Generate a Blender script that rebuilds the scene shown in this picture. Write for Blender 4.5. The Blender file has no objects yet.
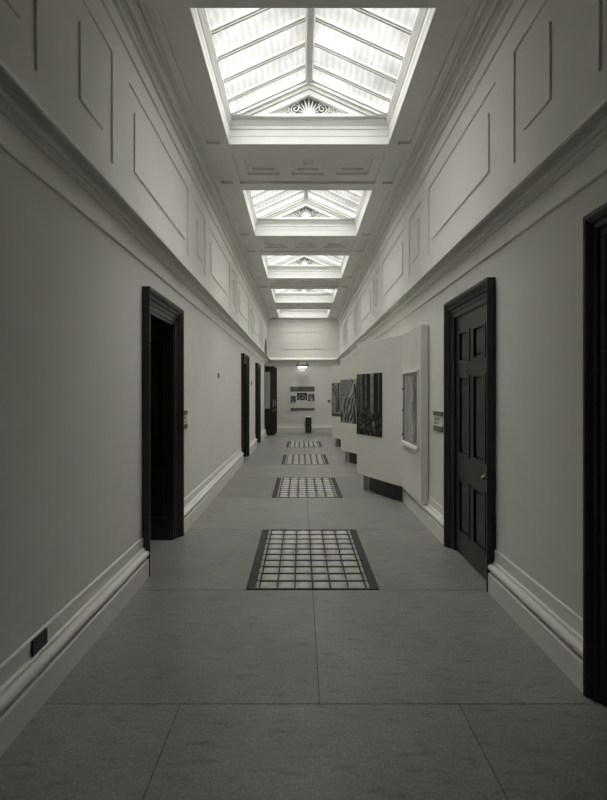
import bpy, bmesh, math, random
from mathutils import Vector, Matrix

random.seed(7)
scene = bpy.context.scene
COL = scene.collection

# ------------------------------------------------------------------ camera
F_PX = 450.0
cam_data = bpy.data.cameras.new('camera')
cam = bpy.data.objects.new('camera', cam_data)
COL.objects.link(cam)
cam.location = (0, 0, 1.5)
cam.rotation_euler = (math.pi / 2, 0, 0)
cam_data.sensor_fit = 'HORIZONTAL'
cam_data.sensor_width = 36.0
cam_data.lens = 36.0 * F_PX / 607.0
cam_data.shift_x = (303.5 - 301.0) / 607.0
cam_data.shift_y = (393.5 - 400.0) / 607.0
cam_data.clip_start = 0.02
cam_data.clip_end = 200
scene.camera = cam

# ------------------------------------------------------------------ world: bright overcast sky
world = bpy.data.worlds.new('sky')
scene.world = world
world.use_nodes = True
wn, wl = world.node_tree.nodes, world.node_tree.links
wn.clear()
w_out = wn.new('ShaderNodeOutputWorld')
w_bg = wn.new('ShaderNodeBackground')
w_tc = wn.new('ShaderNodeTexCoord')
w_sep = wn.new('ShaderNodeSeparateXYZ')
wl.new(w_tc.outputs['Generated'], w_sep.inputs[0])
# sky shaped to light the room: brightest overhead and behind, greyer low and ahead
SKY_LOW, SKY_HIGH, SKY_SIDE = 0.56, 15.5, 0.22
w_ry = wn.new('ShaderNodeMapRange'); w_ry.interpolation_type = 'SMOOTHSTEP'
w_ry.inputs['From Min'].default_value = 0.72; w_ry.inputs['From Max'].default_value = 0.30
wl.new(w_sep.outputs['Y'], w_ry.inputs['Value'])
w_rz = wn.new('ShaderNodeMapRange'); w_rz.interpolation_type = 'SMOOTHSTEP'
w_rz.inputs['From Min'].default_value = 0.70; w_rz.inputs['From Max'].default_value = 0.93
w_rz.inputs['To Min'].default_value = SKY_SIDE; w_rz.inputs['To Max'].default_value = 1.0
wl.new(w_sep.outputs['Z'], w_rz.inputs['Value'])
w_mul = wn.new('ShaderNodeMath'); w_mul.operation = 'MULTIPLY'
wl.new(w_ry.outputs[0], w_mul.inputs[0]); wl.new(w_rz.outputs[0], w_mul.inputs[1])
w_mad = wn.new('ShaderNodeMath'); w_mad.operation = 'MULTIPLY_ADD'
wl.new(w_mul.outputs[0], w_mad.inputs[0]); w_mad.inputs[1].default_value = SKY_HIGH; w_low = wn.new('ShaderNodeMapRange'); w_low.inputs['From Min'].default_value = 0.30; w_low.inputs['From Max'].default_value = 0.66
w_low.inputs['To Min'].default_value = SKY_LOW * 0.72; w_low.inputs['To Max'].default_value = SKY_LOW * 1.35
wl.new(w_sep.outputs['Z'], w_low.inputs['Value']); wl.new(w_low.outputs[0], w_mad.inputs[2])
w_bg.inputs['Color'].default_value = (1.0, 0.995, 0.975, 1)
wl.new(w_mad.outputs[0], w_bg.inputs['Strength'])
wl.new(w_bg.outputs[0], w_out.inputs[0])

vs = scene.view_settings
scene.display_settings.display_device = 'sRGB'
vs.view_transform = 'Standard'
vs.look = 'None'
vs.gamma = 1.0
vs.use_curve_mapping = False
vs.exposure = -0.02

cy = scene.cycles
try:
    cy.max_bounces = 16
    cy.diffuse_bounces = 10
    cy.glossy_bounces = 4
    cy.transmission_bounces = 8
    cy.transparent_max_bounces = 12
    cy.use_denoising = True
    cy.use_adaptive_sampling = False
    cy.sample_clamp_indirect = 6.0
    cy.caustics_reflective = False
    cy.caustics_refractive = False
except Exception:
    pass

# ------------------------------------------------------------------ materials
def new_mat(name):
    m = bpy.data.materials.new(name)
    m.use_nodes = True
    return m, m.node_tree.nodes, m.node_tree.links, m.node_tree.nodes['Principled BSDF']

def paint(name, col, rough=0.6, var=0.04, scale=6.0, bump=0.0, bscale=200.0, spec=0.5):
    m, n, l, b = new_mat(name)
    b.inputs['Roughness'].default_value = rough
    b.inputs['Specular IOR Level'].default_value = spec
    tc = n.new('ShaderNodeTexCoord')
    nz = n.new('ShaderNodeTexNoise')
    nz.inputs['Scale'].default_value = scale
    nz.inputs['Detail'].default_value = 5
    l.new(tc.outputs['Object'], nz.inputs['Vector'])
    r = n.new('ShaderNodeValToRGB')
    r.color_ramp.elements[0].position = 0.3
    r.color_ramp.elements[1].position = 0.7
    r.color_ramp.elements[0].color = tuple(c * (1 - var) for c in col) + (1,)
    r.color_ramp.elements[1].color = tuple(min(1, c * (1 + var)) for c in col) + (1,)
    l.new(nz.outputs['Fac'], r.inputs[0])
    l.new(r.outputs[0], b.inputs['Base Color'])
    if bump:
        n2 = n.new('ShaderNodeTexNoise')
        n2.inputs['Scale'].default_value = bscale
        n2.inputs['Detail'].default_value = 3
        l.new(tc.outputs['Object'], n2.inputs['Vector'])
        bp = n.new('ShaderNodeBump')
        bp.inputs['Strength'].default_value = bump
        bp.inputs['Distance'].default_value = 0.004
        l.new(n2.outputs['Fac'], bp.inputs['Height'])
        l.new(bp.outputs[0], b.inputs['Normal'])
    return m

M = {}
M['wall'] = paint('wall_paint', (0.74, 0.732, 0.70), 0.75, 0.025, 3.0, 0.10, 160, 0.25)
M['ceiling'] = paint('ceiling_paint', (0.70, 0.693, 0.662), 0.75, 0.03, 4.0, 0.06, 120, 0.25)
M['trim'] = paint('trim_gloss_paint', (0.76, 0.753, 0.72), 0.30, 0.02, 5.0, 0.03, 90, 0.5)
M['curb'] = paint('skylight_white_paint', (0.86, 0.858, 0.84), 0.45, 0.02, 5.0)
M['bar'] = paint('glazing_bar_paint', (0.55, 0.55, 0.535), 0.5, 0.03, 8.0)
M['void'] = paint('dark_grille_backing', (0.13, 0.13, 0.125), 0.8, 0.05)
M['wood'] = paint('black_stained_wood', (0.0155, 0.0147, 0.0132), 0.30, 0.35, 14.0, 0.12, 60, 0.45)
M['panel'] = paint('display_board_paint', (0.70, 0.69, 0.64), 0.7, 0.02, 4.0, 0.05, 180, 0.25)
M['metal'] = paint('dull_brass_metal', (0.55, 0.53, 0.47), 0.3, 0.05)
M['metal'].node_tree.nodes['Principled BSDF'].inputs['Metallic'].default_value = 0.9
M['brass'] = paint('tarnished_brass', (0.30, 0.28, 0.23), 0.28, 0.08)
M['brass'].node_tree.nodes['Principled BSDF'].inputs['Metallic'].default_value = 0.9
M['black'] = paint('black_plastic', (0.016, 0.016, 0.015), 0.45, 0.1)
M['darkmetal'] = paint('dark_cast_iron', (0.030, 0.0295, 0.028), 0.6, 0.25, 20, 0.1, 80)
M['white'] = paint('white_plastic', (0.78, 0.78, 0.75), 0.5, 0.02)
M['midgrey'] = paint('grey_printed_card', (0.125, 0.12, 0.11), 0.6, 0.08, 30)
M['footgrey'] = paint('grey_steel_foot', (0.38, 0.375, 0.355), 0.5, 0.05)
M['joint'] = paint('dark_slab_joint', (0.10, 0.098, 0.092), 0.9, 0.2, 30)

def stone_mat():
    m, n, l, b = new_mat('grey_stone_flags')
    b.inputs['Roughness'].default_value = 0.36
    b.inputs['Specular IOR Level'].default_value = 0.6
    tc = n.new('ShaderNodeTexCoord')
    geo = n.new('ShaderNodeNewGeometry')
    n1 = n.new('ShaderNodeTexNoise'); n1.inputs['Scale'].default_value = 2.2; n1.inputs['Detail'].default_value = 8; n1.inputs['Roughness'].default_value = 0.65
    n2 = n.new('ShaderNodeTexNoise'); n2.inputs['Scale'].default_value = 75; n2.inputs['Detail'].default_value = 4
    mp = n.new('ShaderNodeMapping'); mp.inputs['Scale'].default_value = (7, 26, 7); mp.inputs['Rotation'].default_value = (0, 0, 0.5)
    n3 = n.new('ShaderNodeTexNoise'); n3.inputs['Scale'].default_value = 1.0; n3.inputs['Detail'].default_value = 6
    l.new(tc.outputs['Object'], n1.inputs['Vector']); l.new(tc.outputs['Object'], n2.inputs['Vector'])
    l.new(tc.outputs['Object'], mp.inputs['Vector']); l.new(mp.outputs[0], n3.inputs['Vector'])
    r1 = n.new('ShaderNodeValToRGB')
    r1.color_ramp.elements[0].position = 0.28; r1.color_ramp.elements[0].color = (0.205, 0.2015, 0.189, 1)
    r1.color_ramp.elements[1].position = 0.72; r1.color_ramp.elements[1].color = (0.285, 0.281, 0.264, 1)
    l.new(n1.outputs['Fac'], r1.inputs[0])
    r2 = n.new('ShaderNodeValToRGB')
    r2.color_ramp.elements[0].position = 0.3; r2.color_ramp.elements[0].color = (0.78, 0.78, 0.78, 1)
    r2.color_ramp.elements[1].position = 0.7; r2.color_ramp.elements[1].color = (1.18, 1.18, 1.18, 1)
    l.new(n2.outputs['Fac'], r2.inputs[0])
    mx = n.new('ShaderNodeMix'); mx.data_type = 'RGBA'; mx.blend_type = 'MULTIPLY'; mx.inputs['Factor'].default_value = 1
    l.new(r1.outputs[0], mx.inputs['A']); l.new(r2.outputs[0], mx.inputs['B'])
    r3 = n.new('ShaderNodeValToRGB')
    r3.color_ramp.elements[0].position = 0.30; r3.color_ramp.elements[0].color = (0.66, 0.66, 0.66, 1)
    r3.color_ramp.elements[1].position = 0.46; r3.color_ramp.elements[1].color = (1, 1, 1, 1)
    l.new(n3.outputs['Fac'], r3.inputs[0])
    mx2 = n.new('ShaderNodeMix'); mx2.data_type = 'RGBA'; mx2.blend_type = 'MULTIPLY'; mx2.inputs['Factor'].default_value = 0.8
    l.new(mx.outputs['Result'], mx2.inputs['A']); l.new(r3.outputs[0], mx2.inputs['B'])
    mr = n.new('ShaderNodeMapRange'); mr.inputs['To Min'].default_value = 0.93; mr.inputs['To Max'].default_value = 1.07
    l.new(geo.outputs['Random Per Island'], mr.inputs['Value'])
    mx3 = n.new('ShaderNodeMix'); mx3.data_type = 'RGBA'; mx3.blend_type = 'MULTIPLY'; mx3.inputs['Factor'].default_value = 1
    l.new(mx2.outputs['Result'], mx3.inputs['A']); l.new(mr.outputs[0], mx3.inputs['B'])
    l.new(mx3.outputs['Result'], b.inputs['Base Color'])
    bp = n.new('ShaderNodeBump'); bp.inputs['Strength'].default_value = 0.15; bp.inputs['Distance'].default_value = 0.004
    ad = n.new('ShaderNodeMath'); ad.operation = 'ADD'
    l.new(n2.outputs['Fac'], ad.inputs[0]); l.new(r3.outputs[0], ad.inputs[1])
    l.new(ad.outputs[0], bp.inputs['Height']); l.new(bp.outputs[0], b.inputs['Normal'])
    return m
M['stone'] = stone_mat()

def skyglass_mat():
    """Reeded, weathered roof glass: part clear, part diffusing, the reeds running along the corridor."""
    m, n, l, b = new_mat('reeded_roof_glass')
    n.remove(b)
    out = n['Material Output']
    tc = n.new('ShaderNodeTexCoord')
    wv = n.new('ShaderNodeTexWave'); wv.wave_type = 'BANDS'; wv.bands_direction = 'X'
    wv.inputs['Scale'].default_value = 5.0; wv.inputs['Distortion'].default_value = 2.6; wv.inputs['Detail'].default_value = 3
    l.new(tc.outputs['Object'], wv.inputs['Vector'])
    nz = n.new('ShaderNodeTexNoise'); nz.inputs['Scale'].default_value = 1.7; nz.inputs['Detail'].default_value = 5
    l.new(tc.outputs['Object'], nz.inputs['Vector'])
    r1 = n.new('ShaderNodeValToRGB')
    r1.color_ramp.elements[0].color = (0.90, 0.90, 0.89, 1); r1.color_ramp.elements[1].color = (0.97, 0.97, 0.96, 1)
    l.new(wv.outputs['Fac'], r1.inputs[0])
    r2 = n.new('ShaderNodeValToRGB')
    r2.color_ramp.elements[0].position = 0.35; r2.color_ramp.elements[0].color = (0.78, 0.78, 0.77, 1)
    r2.color_ramp.elements[1].position = 0.6; r2.color_ramp.elements[1].color = (1, 1, 1, 1)
    l.new(nz.outputs['Fac'], r2.inputs[0])
    mx = n.new('ShaderNodeMix'); mx.data_type = 'RGBA'; mx.blend_type = 'MULTIPLY'; mx.inputs['Factor'].default_value = 1
    l.new(r1.outputs[0], mx.inputs['A']); l.new(r2.outputs[0], mx.inputs['B'])
    tr = n.new('ShaderNodeBsdfTransparent'); tl = n.new('ShaderNodeBsdfTranslucent')
    l.new(mx.outputs['Result'], tr.inputs['Color']); l.new(mx.outputs['Result'], tl.inputs['Color'])
    ms = n.new('ShaderNodeMixShader'); ms.inputs[0].default_value = 0.05
    l.new(tr.outputs[0], ms.inputs[1]); l.new(tl.outputs[0], ms.inputs[2])
    gl = n.new('ShaderNodeBsdfGlossy'); gl.inputs['Roughness'].default_value = 0.2
    ms2 = n.new('ShaderNodeMixShader'); ms2.inputs[0].default_value = 0.05
    l.new(ms.outputs[0], ms2.inputs[1]); l.new(gl.outputs[0], ms2.inputs[2])
    l.new(ms2.outputs[0], out.inputs['Surface'])
    return m
M['skyglass'] = skyglass_mat()

def doorglass_mat():
    m, n, l, b = new_mat('obscured_door_glass')
    n.remove(b)
    out = n['Material Output']
    tr = n.new('ShaderNodeBsdfTransparent'); tr.inputs['Color'].default_value = (0.8, 0.8, 0.78, 1)
    df = n.new('ShaderNodeBsdfPrincipled'); df.inputs['Base Color'].default_value = (0.6, 0.595, 0.57, 1); df.inputs['Roughness'].default_value = 0.3
    ms = n.new('ShaderNodeMixShader'); ms.inputs[0].default_value = 0.6
    l.new(tr.outputs[0], ms.inputs[1]); l.new(df.outputs[0], ms.inputs[2])
    l.new(ms.outputs[0], out.inputs['Surface'])
    return m
M['doorglass'] = doorglass_mat()

def blockglass_mat():
    m, n, l, b = new_mat('cast_glass_blocks')
    b.inputs['Roughness'].default_value = 0.28
    b.inputs['Specular IOR Level'].default_value = 0.6
    tc = n.new('ShaderNodeTexCoord')
    nz = n.new('ShaderNodeTexNoise'); nz.inputs['Scale'].default_value = 9; nz.inputs['Detail'].default_value = 5
    l.new(tc.outputs['Object'], nz.inputs['Vector'])
    r = n.new('ShaderNodeValToRGB')
    r.color_ramp.elements[0].position = 0.3; r.color_ramp.elements[0].color = (0.34, 0.335, 0.31, 1)
    r.color_ramp.elements[1].position = 0.65; r.color_ramp.elements[1].color = (0.54, 0.533, 0.50, 1)
    l.new(nz.outputs['Fac'], r.inputs[0]); l.new(r.outputs[0], b.inputs['Base Color'])
    return m
M['block'] = blockglass_mat()

def lamp_mat():
    m, n, l, b = new_mat('lit_opal_lamp_glass')
    b.inputs['Base Color'].default_value = (0.9, 0.9, 0.87, 1)
    b.inputs['Emission Color'].default_value = (1, 0.99, 0.95, 1)
    b.inputs['Emission Strength'].default_value = 1.0
    tc = n.new('ShaderNodeTexCoord'); nz = n.new('ShaderNodeTexNoise'); nz.inputs['Scale'].default_value = 12
    l.new(tc.outputs['Object'], nz.inputs['Vector'])
    return m
M['lamp'] = lamp_mat()

def picture_mat():
    m, n, l, b = new_mat('printed_picture')
    b.inputs['Roughness'].default_value = 0.6; b.inputs['Specular IOR Level'].default_value = 0.2
    at = n.new('ShaderNodeAttribute'); at.attribute_name = 'ink'
    l.new(at.outputs['Color'], b.inputs['Base Color'])
    return m
M['print'] = picture_mat()

# ------------------------------------------------------------------ mesh helpers
def box(bm, x0, x1, y0, y1, z0, z1):
    v = [bm.verts.new(c) for c in ((x0, y0, z0), (x1, y0, z0), (x1, y1, z0), (x0, y1, z0),
                                   (x0, y0, z1), (x1, y0, z1), (x1, y1, z1), (x0, y1, z1))]
    for f in ((3, 2, 1, 0), (4, 5, 6, 7), (0, 1, 5, 4), (1, 2, 6, 5), (2, 3, 7, 6), (3, 0, 4, 7)):
        bm.faces.new([v[i] for i in f])

def prism(bm, pts, z0, z1):
    """polygon in x,y extruded along z"""
    a = [bm.verts.new((p[0], p[1], z0)) for p in pts]
    b = [bm.verts.new((p[0], p[1], z1)) for p in pts]
    n = len(pts)
    bm.faces.new(a[::-1]); bm.faces.new(b)
    for i in range(n):
        bm.faces.new((a[i], a[(i + 1) % n], b[(i + 1) % n], b[i]))

def loft(bm, rings, cap=True, closed=True):
    vs_ = [[bm.verts.new(p) for p in r] for r in rings]
    n = len(rings[0])
    for a, b in zip(vs_, vs_[1:]):
        for i in range(n if closed else n - 1):
            bm.faces.new((a[i], a[(i + 1) % n], b[(i + 1) % n], b[i]))
    if cap:
        bm.faces.new(vs_[0][::-1]); bm.faces.new(vs_[-1])

def cyl(bm, c, axis, r0, r1, h, seg=16):
    """tapered cylinder from c along axis"""
    ax = Vector(axis).normalized()
    up = Vector((0, 0, 1)) if abs(ax.z) < 0.9 else Vector((1, 0, 0))
    u = ax.cross(up).normalized(); w = ax.cross(u)
    c = Vector(c)
    rings = []
    for t, r in ((0, r0), (h, r1)):
        rings.append([c + ax * t + (u * math.cos(k * 2 * math.pi / seg) + w * math.sin(k * 2 * math.pi / seg)) * r for k in range(seg)])
    loft(bm, rings)

def lathe(bm, c, axis, prof, seg=18):
    ax = Vector(axis).normalized()
    up = Vector((0, 0, 1)) if abs(ax.z) < 0.9 else Vector((1, 0, 0))
    u = ax.cross(up).normalized(); w = ax.cross(u); c = Vector(c)
    loft(bm, [[c + ax * t + (u * math.cos(k * 2 * math.pi / seg) + w * math.sin(k * 2 * math.pi / seg)) * max(r, 1e-4)
               for k in range(seg)] for t, r in prof])

def tube(bm, pts, r, seg=6):
    pts = [Vector(p) for p in pts]
    rings = []
    for i, p in enumerate(pts):
        t = (pts[min(i + 1, len(pts) - 1)] - pts[max(i - 1, 0)]).normalized()
        up = Vector((0, 1, 0)) if abs(t.y) < 0.9 else Vector((1, 0, 0))
        u = t.cross(up).normalized(); w = t.cross(u)
        rr = r[i] if isinstance(r, (list, tuple)) else r
        rings.append([p + (u * math.cos(k * 2 * math.pi / seg) + w * math.sin(k * 2 * math.pi / seg)) * rr for k in range(seg)])
    loft(bm, rings)

def finish(name, bm, mat, parent=None, bevel=0.0, smooth=False, loc=None):
    bmesh.ops.recalc_face_normals(bm, faces=bm.faces)
    me = bpy.data.meshes.new(name)
    bm.to_mesh(me); bm.free()
    for mm in (mat if isinstance(mat, (list, tuple)) else [mat]):
        me.materials.append(mm)
    o = bpy.data.objects.new(name, me)
    COL.objects.link(o)
    if parent is not None:
        o.parent = parent
    if loc is not None:
        o.location = loc
    if smooth:
        for p in me.polygons:
            p.use_smooth = True
    if bevel:
        md = o.modifiers.new('bevel', 'BEVEL'); md.width = bevel; md.segments = 2; md.limit_method = 'ANGLE'
    return o

def tag(o, label, cat, group=None, kind=None):
    o['label'] = label; o['category'] = cat
    if group: o['group'] = group
    if kind: o['kind'] = kind
    return o

def empty(name, loc=(0, 0, 0)):
    o = bpy.data.objects.new(name, None); COL.objects.link(o)
    o.location = loc; o.empty_display_size = 0.1
    return o

def copy_tree(o, parent=None):
    c = o.copy(); COL.objects.link(c)
    if parent is not None:
        c.parent = parent
    for ch in list(o.children):
        copy_tree(ch, c)
    return c

# ------------------------------------------------------------------ dimensions (metres)
XL, XR = -1.30, 1.468          # wall faces
XC = 0.09                      # centre line of skylights and floor lights
YB, YE = -2.2, 17.28           # corridor ends
ZC = 4.384                     # underside of the ceiling ribs
PITCH, SKY0, SKYL = 3.02, 3.36, 1.85
SKY_HALF = 0.925

class Side:
    """wall coordinates: p = projection out of the wall into the corridor"""
    def __init__(self, x, d): self.x, self.d = x, d
    def X(self, p): return self.x + self.d * p
    def box(self, bm, p0, p1, y0, y1, z0, z1):
        a, b = sorted((self.X(p0), self.X(p1))); box(bm, a, b, y0, y1, z0, z1)
    def extrude(self, bm, prof, y0, y1):
        loft(bm, [[(self.X(p), y0, z) for p, z in prof], [(self.X(p), y1, z) for p, z in prof]])
L, R = Side(XL, 1), Side(XR, -1)

# door openings: inner y0,y1, inner head z
HEAD = 2.235
DL = [(3.785, 4.64), (9.87, 10.685), (12.885, 13.70)]
DR = [(1.30, 2.13), (3.50, 4.315)]
FOLD = (16.0, 16.97)           # far double doors in the left wall
FOLD_Z = 2.50
CW, CH = 0.108, 0.142          # casing widths: side, head

# ------------------------------------------------------------------ walls
UZ0 = 2.78
RD = 0.013                      # depth of the sunk wall panels
def wall(side, name, openings, panels):
    bm = bmesh.new()
    T = -0.55
    ys = YB
    for (a, b, z) in sorted(openings):
        side.box(bm, T, 0, ys, a, 0, UZ0)
        side.box(bm, T, 0, a, b, z, UZ0)
        ys = b
    side.box(bm, T, 0, ys, YE, 0, UZ0)
    side.box(bm, T, -RD, YB, YE, UZ0, ZC + 0.2)
    ys = YB
    for (o, i) in sorted(panels):
        (a, b, z0, z1), (c, d, w0, w1) = o, i
        if a > ys:
            side.box(bm, -RD, 0, ys, a, UZ0, ZC)
        side.box(bm, -RD, 0, a, b, UZ0, z0)
        side.box(bm, -RD, 0, a, b, z1, ZC)
        side.box(bm, -RD, 0, c, d, w0, w1)
        ys = b
    side.box(bm, -RD, 0, ys, YE, UZ0, ZC)
    o = finish(name, bm, M['wall'])
    return o

def panel_set(skip_last):
    out = []
    for k in range(-2, 5):
        y = k * PITCH + {-1: 0.07, 0: 0.02}.get(k, 0.0)
        if k == 4 and skip_last:
            s0 = y + 2.49
            out.append(((s0, s0 + 0.6, 3.085, 3.86), (s0 + 0.15, s0 + 0.46, 3.24, 3.70)))
            continue
        s0 = y + 2.49
        if s0 > YB:
            out.append(((s0, s0 + 0.6, 3.085, 3.86), (s0 + 0.15, s0 + 0.46, 3.24, 3.70)))
        l0, l1 = y + 3.38, min(y + 5.17, YE - 0.14)
        if l0 > YB:
            out.append(((l0, l1, 3.085, 3.86), (l0 + 0.13, l1 - 0.13, 3.24, 3.70)))
    return out

wl_ = wall(L, 'wall_left', [(a, b, HEAD) for a, b in DL] + [(FOLD[0], FOLD[1], FOLD_Z)], panel_set(True))
tag(wl_, 'pale painted left corridor wall with sunk panels above the string course', 'wall', kind='structure')
wr_ = wall(R, 'wall_right', [(a, b, HEAD) for a, b in DR], panel_set(False))
tag(wr_, 'pale painted right corridor wall behind the display boards', 'wall', kind='structure')

bm = bmesh.new()
box(bm, XL - 0.55, XR + 0.55, YE + RD, YE + 0.4, 0, ZC + 0.2)
box(bm, XL - 0.55, XR + 0.55, YE, YE + RD, 0, UZ0)
a0, a1 = -0.97, 1.10
box(bm, XL - 0.55, a0, YE, YE + RD, UZ0, ZC); box(bm, a1, XR + 0.55, YE, YE + RD, UZ0, ZC)
box(bm, a0, a1, YE, YE + RD, UZ0, 3.085); box(bm, a0, a1, YE, YE + RD, 3.86, ZC)
box(bm, a0 + 0.22, a1 - 0.22, YE, YE + RD, 3.21, 3.72)
tag(finish('wall_far', bm, M['wall']), 'pale end wall of the corridor with one long sunk panel', 'wall', kind='structure')
bm = bmesh.new()
box(bm, XL - 0.55, XR + 0.55, YB - 0.3, YB, 0, ZC + 0.2)
tag(finish('wall_near', bm, M['wall']), 'plain wall closing the corridor behind the viewer', 'wall', kind='structure')

# dark rooms behind the openings are closed by the door leaves; far double doors open on a dark lobby
bm = bmesh.new()
box(bm, -3.0, XL - 0.55, FOLD[0] - 0.3, FOLD[0], 0, 2.9); box(bm, -3.0, XL - 0.55, FOLD[1], FOLD[1] + 0.3, 0, 2.9)
box(bm, -3.2, -3.0, FOLD[0] - 0.3, FOLD[1] + 0.3, 0, 2.9); box(bm, -3.0, XL - 0.55, FOLD[0], FOLD[1], 2.5, 2.9)
box(bm, -3.0, XL - 0.55, FOLD[0], FOLD[1], -0.1, -0.002)
tag(finish('wall_lobby', bm, M['wall']), 'walls of the side lobby beyond the open double doors', 'wall', kind='structure')

# ------------------------------------------------------------------ string course, skirting, ceiling cornice
STRING = [(-0.004, 2.565), (0.012, 2.565), (0.017, 2.574), (0.012, 2.581), (0.012, 2.706), (0.003, 2.708), (0.003, 2.714),
          (0.014, 2.716), (0.016, 2.736), (0.030, 2.750), (0.046, 2.746), (0.054, 2.736), (0.064, 2.736), (0.065, 2.756), (0.058, 2.758),
          (0.052, 2.790), (0.056, 2.820), (0.068, 2.838), (0.084, 2.832), (0.100, 2.816), (0.115, 2.792), (0.122, 2.776),
          (0.134, 2.776), (0.136, 2.780), (0.136, 2.796), (0.132, 2.800), (0.100, 2.826), (0.060, 2.856), (0.0, 2.875), (-0.004, 2.875)]
SKIRT = [(-0.004, 0.0), (0.058, 0.0), (0.058, 0.142), (0.050, 0.152), (0.030, 0.154), (0.026, 0.158), (0.028, 0.163), (0.044, 0.165),
         (0.055, 0.172), (0.061, 0.183), (0.062, 0.194), (0.057, 0.206), (0.047, 0.215), (0.034, 0.219), (0.018, 0.219),
         (0.018, 0.225), (0.027, 0.228), (0.023, 0.235), (0.010, 0.239), (0.010, 0.315), (0.007, 0.323), (-0.004, 0.331)]
CORN = [(-0.004, 4.052), (0.014, 4.052), (0.018, 4.060), (0.012, 4.070), (0.008, 4.070), (0.008, 4.185), (0.002, 4.188), (0.002, 4.202),
        (0.030, 4.204), (0.030, 4.222), (0.012, 4.224), (0.010, 4.242), (0.022, 4.262), (0.044, 4.276), (0.056, 4.276), (0.056, 4.294), (0.066, 4.294), (0.066, 4.272), (0.084, 4.272), (0.084, 4.300),
        (0.066, 4.304), (0.064, 4.322), (0.078, 4.342), (0.100, 4.356), (0.108, 4.372), (0.120, 4.372), (0.120, 4.350), (0.138, 4.350), (0.138, 4.372),
        (0.128, 4.376), (0.126, ZC + 0.05), (-0.004, ZC + 0.05)]

def run(side, name, prof, spans, mat, label, cat):
    bm = bmesh.new()
    for a, b in spans:
        side.extrude(bm, prof, a, b)
    return tag(finish(name, bm, mat), label, cat, kind='structure')

def gaps(openings, pad):
    out, y = [], YB
    for a, b in sorted(openings):
        out.append((y, a - pad)); y = b + pad
    out.append((y, YE))
    return out

run(L, 'trim_1', STRING, [(YB, YE)], M['trim'], 'moulded string course along the left wall', 'moulding')
run(R, 'trim_2', STRING, [(YB, YE)], M['trim'], 'moulded string course along the right wall', 'moulding')
run(L, 'trim_3', CORN, [(YB, YE)], M['ceiling'], 'stepped ceiling cornice along the left wall', 'moulding')
run(R, 'trim_4', CORN, [(YB, YE)], M['ceiling'], 'stepped ceiling cornice along the right wall', 'moulding')
run(L, 'baseboard_left', SKIRT, gaps([d for d in DL], CW)[:-1] + [(DL[-1][1] + CW, FOLD[0]), (FOLD[1], YE)], M['trim'],
    'tall rounded skirting along the left wall', 'skirting')
run(R, 'baseboard_right', SKIRT, gaps(DR, CW), M['trim'], 'tall rounded skirting along the right wall', 'skirting')
def run_end(name, prof, mat, label, cat):
    bm = bmesh.new()
    loft(bm, [[(x, YE - p, z) for p, z in prof] for x in (XL, XR)])
    return tag(finish(name, bm, mat), label, cat, kind='structure')
run_end('trim_5', STRING, M['trim'], 'moulded string course across the end wall', 'moulding')
run_end('trim_6', [(p * 0.35, z) for p, z in CORN], M['ceiling'], 'slim ceiling cornice across the end wall', 'moulding')
run_end('baseboard_far', SKIRT, M['trim'], 'rounded skirting across the end wall', 'skirting')

# ------------------------------------------------------------------ floor: large stone flags
bm = bmesh.new()
FX0, FX1 = XL - 0.55, XR + 0.55
G = 0.0024
LX0, LX1 = XC - 0.510, XC + 0.510
def slab(x0, x1, y0, y1):
    box(bm, x0 + G, x1 - G, y0 + G, y1 - G, -0.06, 0.0)
slab(FX0, XC, YB, 0.72); slab(XC, FX1, YB, 0.72)
slab(FX0, -0.585, 0.72, 2.174); slab(-0.585, 0.763, 0.72, 2.174); slab(0.763, FX1, 0.72, 2.174)
slab(FX0, XC, 2.174, 3.435); slab(XC, FX1, 2.174, 3.435)
LIGHT_Y = []
for k in range(5):
    ya = 3.435 + 3.05 * k; yb = ya + 1.525; yc = min(yb + 1.525, YE)
    if k < 4:
        LIGHT_Y.append((ya + 0.01, yb - 0.01))
        slab(FX0, LX0, ya, yb); slab(LX1, FX1, ya, yb)
    else:
        slab(FX0, -0.585, ya, yb); slab(-0.585, 0.763, ya, yb); slab(0.763, FX1, ya, yb)
    if yc > yb:
        slab(FX0, XC, yb, yc); slab(XC, FX1, yb, yc)
n_stone = len(bm.faces)
box(bm, FX0, FX1, YB, YE, -0.30, -0.008 - 0.04)
for i, f in enumerate(bm.faces):
    f.material_index = 0 if i < n_stone else 1
bm.faces.ensure_lookup_table()
fl = finish('floor', bm, [M['stone'], M['joint']])
# joints filled to just under the flags
tag(fl, 'floor of large grey stone flags with fine dark joints', 'floor', kind='structure')
bm = bmesh.new()
for (x0, x1, y0, y1) in ((FX0, FX1, YB, LIGHT_Y[0][0] - 0.012),) + tuple(
        (FX0, FX1, LIGHT_Y[i][1] + 0.012, (LIGHT_Y[i + 1][0] - 0.012) if i < 3 else YE) for i in range(4)):
    box(bm, x0, x1, y0, y1, -0.045, -0.0025)
finish('joint_filling', bm, M['joint'], fl)

# ------------------------------------------------------------------ ceiling with skylight openings, ribs and coffers
SX0, SX1 = XC - SKY_HALF, XC + SKY_HALF
bm = bmesh.new()
CX0, CX1 = XL - 0.1, XR + 0.1
Z1, Z2, Z3, ZT = ZC + 0.034, ZC + 0.062, ZC + 0.090, ZC + 0.20
skys = [(SKY0 + PITCH * k, SKY0 + PITCH * k + SKYL) for k in range(5)]
skys[4] = (skys[4][0], 17.10)
# side strips (between cornice and skylight) at the sunk level
for (x0, x1) in ((CX0, SX0), (SX1, CX1)):
    box(bm, x0, x1, YB, YE, Z1, ZT)
ribs_x = [(XL + 0.10, XL + 0.205), (SX0 - 0.10, SX0), (SX1, SX1 + 0.10), (XR - 0.205, XR - 0.10)]
for (x0, x1) in ribs_x:
    box(bm, x0, x1, YB, YE, ZC, Z1)
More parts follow.
